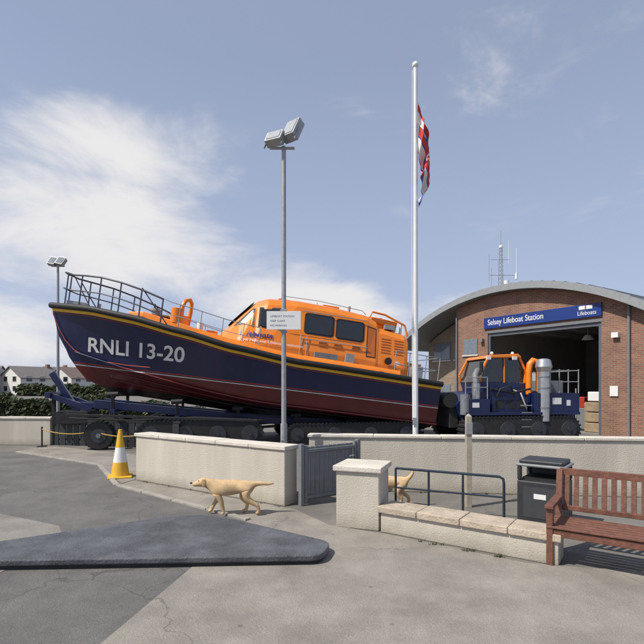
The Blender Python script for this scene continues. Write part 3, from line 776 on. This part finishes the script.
# ---------------------------------------------------------------- lifeboat station building
def building():
    P0=Vector((8.18,24.0)); ang=math.atan2(-4.5,3.06)
    e=empty('lifeboat_station',(P0.x,P0.y,0),(0,0,ang))
    def top(x,R_=12.0): return 6.78-(R_-math.sqrt(R_*R_-(x-1.1)**2))
    xl,xr=-1.9,7.5; dl,dr,dt=.05,5.45,4.6; D=14
    def arcpoly(x0,x1,z0,n=14,dz=0):
        xs=[x0+(x1-x0)*i/n for i in range(n+1)]
        return [(x0,z0)]+[(x1,z0)]+[(x,top(x)+dz) for x in xs[::-1]]
    b=MB()
    b.prism([(xl,0),(dl,0),(dl,dt),(xl,dt)],0,.35,brick)
    b.prism([(dr,0),(xr,0),(xr,dt),(dr,dt)],0,.35,brick)
    b.prism(arcpoly(xl,xr,dt,dz=-.33),0,.35,brick)
    b.prism([(xl,0),(xl+.3,0),(xl+.3,top(xl)-.35),(xl,top(xl)-.35)],.35,1.8,brick)
    b.prism([(xr-.3,0),(xr,0),(xr,top(xr)-.35),(xr-.3,top(xr)-.35)],.35,D,brick)
    b.done('brick_walls',e)
    b=MB(); b.prism(arcpoly(-5.3,xl-.002,0,6,dz=-.40),1.5,1.8,brick2); b.prism([(-5.3,0),(-5.0,0),(-5.0,top(-5.2)-.4),(-5.3,top(-5.2)-.4)],1.8,D,brick2); b.done('side_wing',e)
    n=28; x0,x1=-6.0,8.2; P=[]
    for i in range(n+1):
        x=x0+(x1-x0)*i/n; P.append((x,top(x)))
    b=MB()
    poly=P+[(x,z-.32) for x,z in P[::-1]]
    vs=[(x,-.45,z) for x,z in poly]+[(x,D+.4,z) for x,z in poly]; m=len(poly)
    fs=[(i,(i+1)%m,m+(i+1)%m,m+i) for i in range(m)]
    for i in range(n): fs.append((i,i+1,m-2-i,m-1-i)); fs.append((m+i,m+i+1,2*m-2-i,2*m-1-i))
    b.add(vs,fs,roofm)
    for i in range(0,n,1):
        x,z=P[i]; b.beam((x,-.40,z+.01),(x,D+.38,z+.01),.03,.03,roofm)
    b.done('curved_roof',e)
    b=MB(); tr=mat('fascia',(.26,.275,.285),.5)
    for i in range(n): b.beam((P[i][0],-.475,P[i][1]-.16),(P[i+1][0],-.475,P[i+1][1]-.16),.04,.30,tr)
    b.done('fascia',e)
    b=MB(); im=mat('interior_wall',(.40,.38,.35),.8,var=.15,vs=1); fl=mat('interior_floor',(.24,.24,.23),.5)
    b.box((xl+.31,12.5,0),(xr-.31,12.7,6),im); b.box((xl+.31,.36,0),(xl+.33,12.5,5.2),im); b.box((xr-.34,.36,0),(xr-.31,12.5,5.0),im)
    b.box((xl+.34,.36,.005),(xr-.35,12.5,.012),fl); b.box((xl+.34,.36,4.95),(xr-.35,12.5,5.0),im)
    b.done('interior_walls',e)
    b=MB(); cr=mat('crate_tan',(.30,.22,.14),.7,var=.25); rd=mat('kit_red',(.35,.03,.02),.5)
    b.box((6.1,2.5,0),(7.0,3.9,1.1),white); b.box((5.9,4.3,0),(7.0,5.6,1.9),cr); b.box((5.2,6.2,0),(7.0,7.6,2.3),greyp); b.box((4.4,9,0),(6.9,10.2,1.6),cr)
    for k in range(3): b.box((4.3,.9,.02+k*.44),(5.1,1.7,.42+k*.44),cr)
    b.box((4.4,1.0,1.35),(4.95,1.55,1.75),white); b.box((3.2,1.8,0),(4.0,2.6,1.0),greyp); b.box((3.9,2.9,0),(5.4,3.8,1.9),cr)
    b.box((4.6,3.0,1.9),(5.3,3.6,2.3),white); b.box((3.3,1.9,1.0),(3.8,2.4,1.5),rd)
    b.cyl((4.0,.8,0),(4.0,.8,1.9),.03,steel); b.cyl((3.7,.9,0),(3.7,.9,.9),.25,navy)
    b.box((1.0,11,0),(3.2,12.2,2.0),navy); b.box((.2,5.5,0),(1.4,7,1.2),rd); b.box((6.75,1.4,1.5),(7.1,2.2,2.3),rd)
    for y in(3,5,7,9): b.box((6.6,y,2.5),(7.1,y+1.2,2.6),steel); b.box((6.7,y+.1,2.6),(7.05,y+.9,2.9),cr if y%4==3 else white)
    for x in(1.2,3.0,4.8): b.box((x,.5,4.6),(x+.12,12.4,4.9),steel)
    for y in(2,5,8): b.cyl((3.9,y,4.9),(3.9,y,4.3),.02,steel); b.cyl((3.9,y,4.3),(3.9,y,4.1),.12,white,12,.25)
    b.done('interior_equipment',e,bevel=.03)
    b=MB(); fm=mat('door_frame',(.10,.11,.13),.5)
    b.box((dl+.002,.05,0),(dl+.12,.30,dt-.002),fm); b.box((dr-.12,.05,0),(dr-.002,.30,dt-.002),fm); b.box((dl+.12,.06,dt-.16),(dr-.12,.30,dt-.002),fm)
    for k in range(5): b.box((dl+.12,.40,dt-.05+k*.09),(dr-.12,.46,dt+.03+k*.09),fm)
    b.box((dl-.08,-.012,dt),(dr+.08,-.003,dt+.12),greyp)
    b.done('door_frame',e)
    b=MB(); b.box((-.12,-.09,4.82),(5.5,-.013,5.36),navy_s); b.done('station_sign_board',e,bevel=.01)
    text_mesh('Selsey Lifeboat Station',.38,lambda x,y:(.12+x,-.095,4.99+y),white,'station_sign_lettering',e,offset=.002,width=2.9)
    text_mesh('Lifeboats',.24,lambda x,y:(4.55+x,-.095,4.93+y),white,'station_sign_logo',e,width=.75)
    b=MB(); b.box((4.6,-.098,5.16),(5.15,-.092,5.31),white); b.box((4.85,-.101,5.16),(4.9,-.099,5.31),mat('logo_red',(.5,.02,.02),.5)); b.done('logo_flag',e)
    b=MB()
    def win(x0,x1,z0,z1,y,mull=1):
        b.box((x0,y-.03,z0),(x1,y-.003,z1),greyp); w=(x1-x0-.06)/mull
        for k in range(mull): b.box((x0+.05+k*w,y-.036,z0+.05),(x0+k*w+w+.01,y-.031,z1-.05),glass2)
        b.box((x0-.05,y-.07,z0-.07),(x1+.05,y-.001,z0-.003),coping)
    win(-1.45,-.55,3.6,4.4,0,1); win(-1.45,-.55,1.0,2.2,0,1)
    win(-4.9,-3.6,3.5,4.5,1.5,2); win(-3.3,-2.2,3.5,4.5,1.5,2); win(-4.9,-3.6,.9,2.1,1.5,2); win(-3.3,-2.2,.9,2.1,1.5,2)
    b.done('windows',e)
    b=MB()
    b.box((5.9,-.16,3.9),(6.15,-.003,4.1),white); b.cyl((6.5,-.06,0),(6.5,-.06,5.2),.05,greyp); b.box((5.8,-.05,1.6),(6.1,-.003,2.0),white)
    b.box((-.35,-.18,4.2),(-.15,-.003,4.35),greyp); b.cyl((-1.85,-.06,0),(-1.85,-.06,5.6),.045,greyp)
    b.done('wall_fittings',e)
building()
def mast():
    e=empty('radio_mast',(9.2,24.9,6.5))
    b=MB(); H=2.6
    for k in range(3):
        a=R(120*k+20); b.tube([(.16*math.cos(a),.16*math.sin(a),-.6),(.08*math.cos(a),.08*math.sin(a),H)],.016,steel,6)
    z=-.5
    while z<H-.2:
        for k in range(3):
            a=R(120*k+20);c=R(120*(k+1)+20); r=.155-.028*(z+.5); b.tube([(r*math.cos(a),r*math.sin(a),z),(r*math.cos(c),r*math.sin(c),z+.2)],.008,steel,4)
        z+=.2
    b.tube([(0,0,H),(0,0,H+.9)],.012,steel,6); b.tube([(-.6,0,1.2),(.8,0,1.2)],.015,steel,6); b.tube([(-.6,0,.9),(-.6,0,2.3)],.012,steel,6); b.tube([(.8,0,-.4),(.8,0,2.6)],.014,white,6)
    b.tube([(-.5,0,2.0),(.4,0,2.0)],.012,steel,6); b.tube([(.4,0,1.8),(.4,0,3.0)],.012,white,6); b.sphere((0,0,H+.05),.1,white); b.cyl((.8,0,1.0),(.8,0,1.3),.07,white); b.cyl((.25,-.1,.6),(.25,-.1,.9),.12,white)
    b.tube([(-.3,.5,-.4),(-.3,.5,1.7)],.012,steel,6)
    b.done('lattice_and_aerials',e)
mast()

# ---------------------------------------------------------------- distant houses, hedge, tree belt
def house(x,y,w,d,h,rh,rot,wallc,roofc):
    e=empty('white_house',(x,y,0),(0,0,R(rot)))
    wm=mat('house_wall_%s'%wallc[0],wallc[1],.85); rm=mat('house_roof_%s'%roofc[0],roofc[1],.85,var=.2,vs=3)
    b=MB(); b.box((-w/2,-d/2,0),(w/2,d/2,h),wm); b.prism([(-d/2+.01,h),(d/2-.01,h),(0,h+rh-.15)],-w/2+.01,w/2-.01,wm,'x')
    b.done('walls',e)
    b=MB()
    for s in(-1,1): b.add([(-w/2-.3,s*(d/2+.4),h-.25),(w/2+.3,s*(d/2+.4),h-.25),(w/2+.3,0,h+rh),(-w/2-.3,0,h+rh),(-w/2-.3,s*(d/2+.4),h-.1),(w/2+.3,s*(d/2+.4),h-.1),(w/2+.3,0,h+rh+.18),(-w/2-.3,0,h+rh+.18)],[(0,1,2,3),(4,5,6,7),(0,1,5,4),(1,2,6,5),(3,0,4,7)],rm)
    b.box((w*.25,-.4,h+rh-.6),(w*.25+.7,.4,h+rh+.8),brick)
    b.done('roof',e)
    b=MB()
    def W(M):
        for z in(.9,3.0):
            if z+1.1<h+.3: b.box((-.06,-.05,z-.06),(1.36,-.004,z+1.16),white,M); b.box((0,-.06,z),(1.3,-.052,z+1.1),glass,M)
    for k in range(int(w//3)): W(Matrix.Translation((-w/2+1.2+k*3,-d/2,0)))
    for k in(-2.4,1.0):
        W(Matrix.Translation((w/2,k,0))@Matrix.Rotation(R(90),4,'Z')); W(Matrix.Translation((-w/2,k+1.3,0))@Matrix.Rotation(R(-90),4,'Z'))
    b.done('windows',e)
W_=('w',(.66,.64,.60)); G=('g',(.17,.155,.15)); T=('t',(.19,.14,.12))
house(-66.5,112,11,8,3.9,2.4,62,W_,G); house(-59,116,9,7,3.9,2.4,70,W_,T); house(-78,108,12,8,3.9,2.5,8,W_,G); house(-48,125,13,8,3.6,2.5,5,W_,G); house(-71,130,9,7,4.4,2.5,75,W_,T)

def foliage_mat():
    m=bpy.data.materials.new('foliage'); m.use_nodes=True; nt=m.node_tree; b=nt.nodes['Principled BSDF']; b.inputs['Roughness'].default_value=.7
    g=nt.nodes.new('ShaderNodeNewGeometry'); r=nt.nodes.new('ShaderNodeValToRGB'); r.color_ramp.elements[0].color=(.018,.030,.010,1); r.color_ramp.elements[1].color=(.085,.105,.035,1)
    nt.links.new(g.outputs['Random Per Island'],r.inputs[0]); nt.links.new(r.outputs[0],b.inputs['Base Color']); return m
leafm=foliage_mat()
def hedge(name,p,q,th,h,n,leaf=.18):
    e=empty(name,(0,0,0)); b=MB(); p=Vector(p);q=Vector(q); d=(q-p); L=d.length; d.normalize(); nn=Vector((-d.y,d.x))
    vs=[];fs=[]
    for i in range(n):
        t=random.random()*L; hh=h*(.85+.15*math.sin(t*.9)+.08*math.sin(t*2.7+1)); s=random.uniform(-1,1); z=random.random()**.6*hh
        s*= (1-.25*(z/hh)**3)
        c=p+d*t+nn*s*th/2
        a=Vector((random.gauss(0,1),random.gauss(0,1),random.gauss(0,1))).normalized(); u=a.orthogonal().normalized(); w=a.cross(u); l=leaf*random.uniform(.5,1.4)
        k=len(vs); C=Vector((c.x,c.y,z))
        vs+=[C-u*l,C-w*l*.5,C+u*l,C+w*l*.5]; fs.append((k,k+1,k+2,k+3))
    b.add(vs,fs,leafm); b.done('foliage',e,fix=False)
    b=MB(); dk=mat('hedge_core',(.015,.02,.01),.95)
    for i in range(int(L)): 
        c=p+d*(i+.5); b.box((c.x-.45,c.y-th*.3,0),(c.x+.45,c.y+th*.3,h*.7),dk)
    b.done('stems',e)
hedge('hedge',(-30,31),(-13.5,31),1.6,1.5,12000,.13)
hedge('distant_trees',(-60,97),(-30,100),6,2.4,7000,.4)
hedge('shrubs',(-11,24.5),(-6,24.5),1.4,1.2,3500,.12)
def weeds():
    b=MB(); vs=[];fs=[]
    spots=[]
    for (p,q) in (((-3.96,10.27),(-.62,7.98)),((.80,6.58),(2.5,5.40)),((.6,9.22),(4.5,8.75))):
        p=Vector(p);q=Vector(q)
        for k in range(9): spots.append(p.lerp(q,random.random())+Vector((random.uniform(-.03,0),random.uniform(-.05,-.01))))
    for c in spots:
        for k in range(random.randint(6,14)):
            a=random.uniform(0,6.28); l=random.uniform(.015,.05); w=.005
            x=c.x+random.gauss(0,.03); y=c.y+random.gauss(0,.012)-.02; i=len(vs)
            vs+=[(x-w,y,.008),(x+w,y,.008),(x+math.cos(a)*l*.5,y+math.sin(a)*l*.5,.008+l)]; fs.append((i,i+1,i+2))
    b.add(vs,fs,leafm); b.done('weeds',None,fix=False)
weeds()

# ---------------------------------------------------------------- dogs
furm=mat('fur_golden',(.60,.42,.23),.9,var=.25,vs=7,bump=.6,bs=110)
nosem=mat('dog_nose',(.02,.015,.015),.4)
def dog(name,loc,rot,scale,bones,extra):
    e=empty(name,loc,(0,0,R(rot))); e.scale=(scale,)*3
    vs=[];es=[];rs=[]
    idx={}
    for k,(parent,co,r) in bones.items():
        idx[k]=len(vs); vs.append(co); rs.append(r)
        if parent: es.append((idx[parent],idx[k]))
    me=bpy.data.meshes.new('dog_body'); me.from_pydata(vs,es,[]); o=bpy.data.objects.new('body',me); S.collection.objects.link(o); o.parent=e
    sk=o.modifiers.new('Skin','SKIN'); sk.use_smooth_shade=True
    lay=me.skin_vertices[0].data
    for i,r in enumerate(rs):
        lay[i].radius=r if isinstance(r,tuple) else (r,r); lay[i].use_root=(i==0)
    sb=o.modifiers.new('Subd','SUBSURF'); sb.levels=2; sb.render_levels=2
    me.materials.append(furm)
    b=MB()
    hx,hy,hz=extra
    for s in(-1,1):
        P=[]
        for i in range(5):
            t=i/4; w=.038*math.sin(math.pi*(.25+.7*t))
            P.append([(hx-.035-w,hy+s*(.060+.018*t),hz+.055-.115*t),(hx-.035,hy+s*(.074+.018*t),hz+.055-.125*t),(hx-.035+w,hy+s*(.064+.018*t),hz+.055-.115*t)])
        b.grid(P,mat('fur_ear',(.45,.28,.13),.9,var=.2,vs=9),True)
        b.sphere((hx+.045,hy+s*.042,hz+.028),.011,nosem,8)
    b.sphere((hx+.168,hy,hz-.010),.020,nosem,10,(1,1.2,.8))
    b.done('head_details',e,fix=False)
def bones(fl=(0,0,0,0),neck=0,tail=None):
    B={}
    B['pel']=(None,(-.26,0,.435),(.105,.125))
    B['w']=('pel',(-.12,0,.43),(.100,.112)); B['b']=('w',(.02,0,.415),(.112,.138)); B['c']=('b',(.15,0,.40),(.115,.160)); B['s']=('c',(.25,0,.44),(.095,.125))
    B['n1']=('s',(.315,0,.490+neck*.3),(.078,.095)); B['n2']=('n1',(.375,0,.520+neck*.7),(.072,.078)); B['h']=('n2',(.43,0,.535+neck),(.080,.080)); B['h2']=('h',(.480,0,.520+neck),(.060,.058)); B['mz']=('h2',(.535,0,.505+neck),(.042,.040)); B['nz']=('mz',(.580,0,.500+neck),(.034,.031))
    tl=tail or [(-.38,.465),(-.48,.475),(-.58,.465),(-.67,.475)]
    p='pel'
    for i,(x,z) in enumerate(tl): B['t%d'%i]=(p,(x,0,z),(.044,.036,.028,.015)[i]); p='t%d'%i
    for s,k,o in((-1,'hl',fl[0]),(1,'hr',fl[1])):
        B[k+'0']=('pel',(-.25,s*.07,.36),(.078,.105)); B[k+'1']=(k+'0',(-.19+o*.5,s*.085,.255),(.058,.072)); B[k+'2']=(k+'1',(-.315+o*.9,s*.085,.145),(.032,.037)); B[k+'3']=(k+'2',(-.30+o*1.1,s*.085,.045),(.029,.029)); B[k+'4']=(k+'3',(-.245+o*1.15,s*.088,.026),(.034,.024))
    for s,k,o in((-1,'fl',fl[2]),(1,'fr',fl[3])):
        B[k+'0']=('c',(.20,s*.078,.33),(.058,.080)); B[k+'1']=(k+'0',(.165+o*.3,s*.086,.245),(.045,.051)); B[k+'2']=(k+'1',(.19+o*.8,s*.083,.135),(.031,.033)); B[k+'3']=(k+'2',(.195+o*1.1,s*.083,.045),(.027,.027)); B[k+'4']=(k+'3',(.238+o*1.15,s*.083,.026),(.032,.024))
    return B
dog('dog',(-1.42,7.50,.01),180+4,1.0,bones((.06,-.13,.10,-.10),-.03),(.43,0,.535-.03))
dog('dog',(1.10,8.05,.01),180-8,.93,bones((-.06,.08,.0,.1),0,[(-.34,.48),(-.40,.54),(-.44,.61),(-.43,.67)]),(.43,0,.535))

# ---------------------------------------------------------------- world
def world():
    w=bpy.data.worlds.new('World'); S.world=w; w.use_nodes=True; nt=w.node_tree; L=nt.links.new; bg=nt.nodes['Background']
    sd=Vector((-.70,-.35,.0)).normalized(); el=R(52)
    sky=nt.nodes.new('ShaderNodeTexSky'); sky.sky_type='NISHITA'; sky.sun_disc=False; sky.sun_elevation=el; sky.sun_rotation=math.atan2(sd.x,sd.y)%(2*math.pi); sky.air_density=1.0; sky.dust_density=1.5; sky.ozone_density=1.5
    tc=nt.nodes.new('ShaderNodeTexCoord')
    mp=nt.nodes.new('ShaderNodeMapping'); mp.inputs['Scale'].default_value=(1,1,2.2); mp.inputs['Rotation'].default_value=(0,R(14),0); L(tc.outputs['Generated'],mp.inputs[0])
    n=nt.nodes.new('ShaderNodeTexNoise'); n.inputs['Scale'].default_value=3.2; n.inputs['Detail'].default_value=12; n.inputs['Roughness'].default_value=.6; n.inputs['Distortion'].default_value=.35; L(mp.outputs[0],n.inputs['Vector'])
    def blob(c,sc,amp):
        c=Vector(c).normalized()
        s=nt.nodes.new('ShaderNodeVectorMath'); s.operation='SUBTRACT'; L(tc.outputs['Generated'],s.inputs[0]); s.inputs[1].default_value=c
        m=nt.nodes.new('ShaderNodeVectorMath'); m.operation='MULTIPLY'; L(s.outputs[0],m.inputs[0]); m.inputs[1].default_value=sc
        l=nt.nodes.new('ShaderNodeVectorMath'); l.operation='LENGTH'; L(m.outputs[0],l.inputs[0])
        r=nt.nodes.new('ShaderNodeMapRange'); r.interpolation_type='SMOOTHSTEP'; L(l.outputs['Value'],r.inputs['Value']); r.inputs['From Min'].default_value=0; r.inputs['From Max'].default_value=1; r.inputs['To Min'].default_value=amp; r.inputs['To Max'].default_value=0
        return r.outputs[0]
    bl=[blob((-.46,1,.31),(2.6,2.0,4.2),.42),blob((-.42,1,.50),(2.6,1.5,6.5),.38),blob((-.02,1,.15),(2.4,1.5,9),.40),blob((.58,1,.42),(3,2,7),.05),blob((-.6,1,.12),(2,1.5,6),.30),blob((.25,1,.12),(2.4,1.5,8),.24)]
    acc=bl[0]
    for b_ in bl[1:]:
        a=nt.nodes.new('ShaderNodeMath'); a.operation='MAXIMUM'; L(acc,a.inputs[0]); L(b_,a.inputs[1]); acc=a.outputs[0]
    a=nt.nodes.new('ShaderNodeMath'); a.operation='ADD'; L(acc,a.inputs[0]); L(n.outputs['Fac'],a.inputs[1])
    r=nt.nodes.new('ShaderNodeMapRange'); r.interpolation_type='SMOOTHSTEP'; L(a.outputs[0],r.inputs['Value']); r.inputs['From Min'].default_value=.58; r.inputs['From Max'].default_value=.92; r.inputs['To Max'].default_value=.92
    # haze: stronger towards the horizon
    sp=nt.nodes.new('ShaderNodeSeparateXYZ'); L(tc.outputs['Generated'],sp.inputs[0])
    hr=nt.nodes.new('ShaderNodeMapRange'); L(sp.outputs[2],hr.inputs['Value']); hr.inputs['From Min'].default_value=0; hr.inputs['From Max'].default_value=.55; hr.inputs['To Min'].default_value=.85; hr.inputs['To Max'].default_value=.5
    hz=nt.nodes.new('ShaderNodeMix'); hz.data_type='RGBA'; L(hr.outputs[0],hz.inputs['Factor']); L(sky.outputs[0],hz.inputs['A']); hz.inputs['B'].default_value=(5.2,6.0,8.1,1)
    mx=nt.nodes.new('ShaderNodeMix'); mx.data_type='RGBA'; L(hz.outputs['Result'],mx.inputs['A']); mx.inputs['B'].default_value=(9.1,8.9,8.8,1); L(r.outputs[0],mx.inputs['Factor'])
    L(mx.outputs['Result'],bg.inputs['Color']); bg.inputs['Strength'].default_value=.096
    ld=bpy.data.lights.new('sun','SUN'); ld.energy=5.0; ld.angle=R(.5); ld.color=(1,.94,.84); lo=bpy.data.objects.new('sun',ld); S.collection.objects.link(lo)
    d=Vector((sd.x*math.cos(el),sd.y*math.cos(el),math.sin(el))); lo.rotation_euler=(-d).to_track_quat('-Z','Y').to_euler(); lo.location=d*60
world()

# ---------------------------------------------------------------- camera
cd=bpy.data.cameras.new('camera'); cam=bpy.data.objects.new('camera',cd); S.collection.objects.link(cam)
cam.location=(0,0,2.0); cam.rotation_euler=(R(90),0,0); cd.sensor_width=36; cd.sensor_fit='HORIZONTAL'; cd.lens=36*484/644; cd.shift_y=(386-322)/644; cd.clip_end=6000; cd.clip_start=.05
S.camera=cam
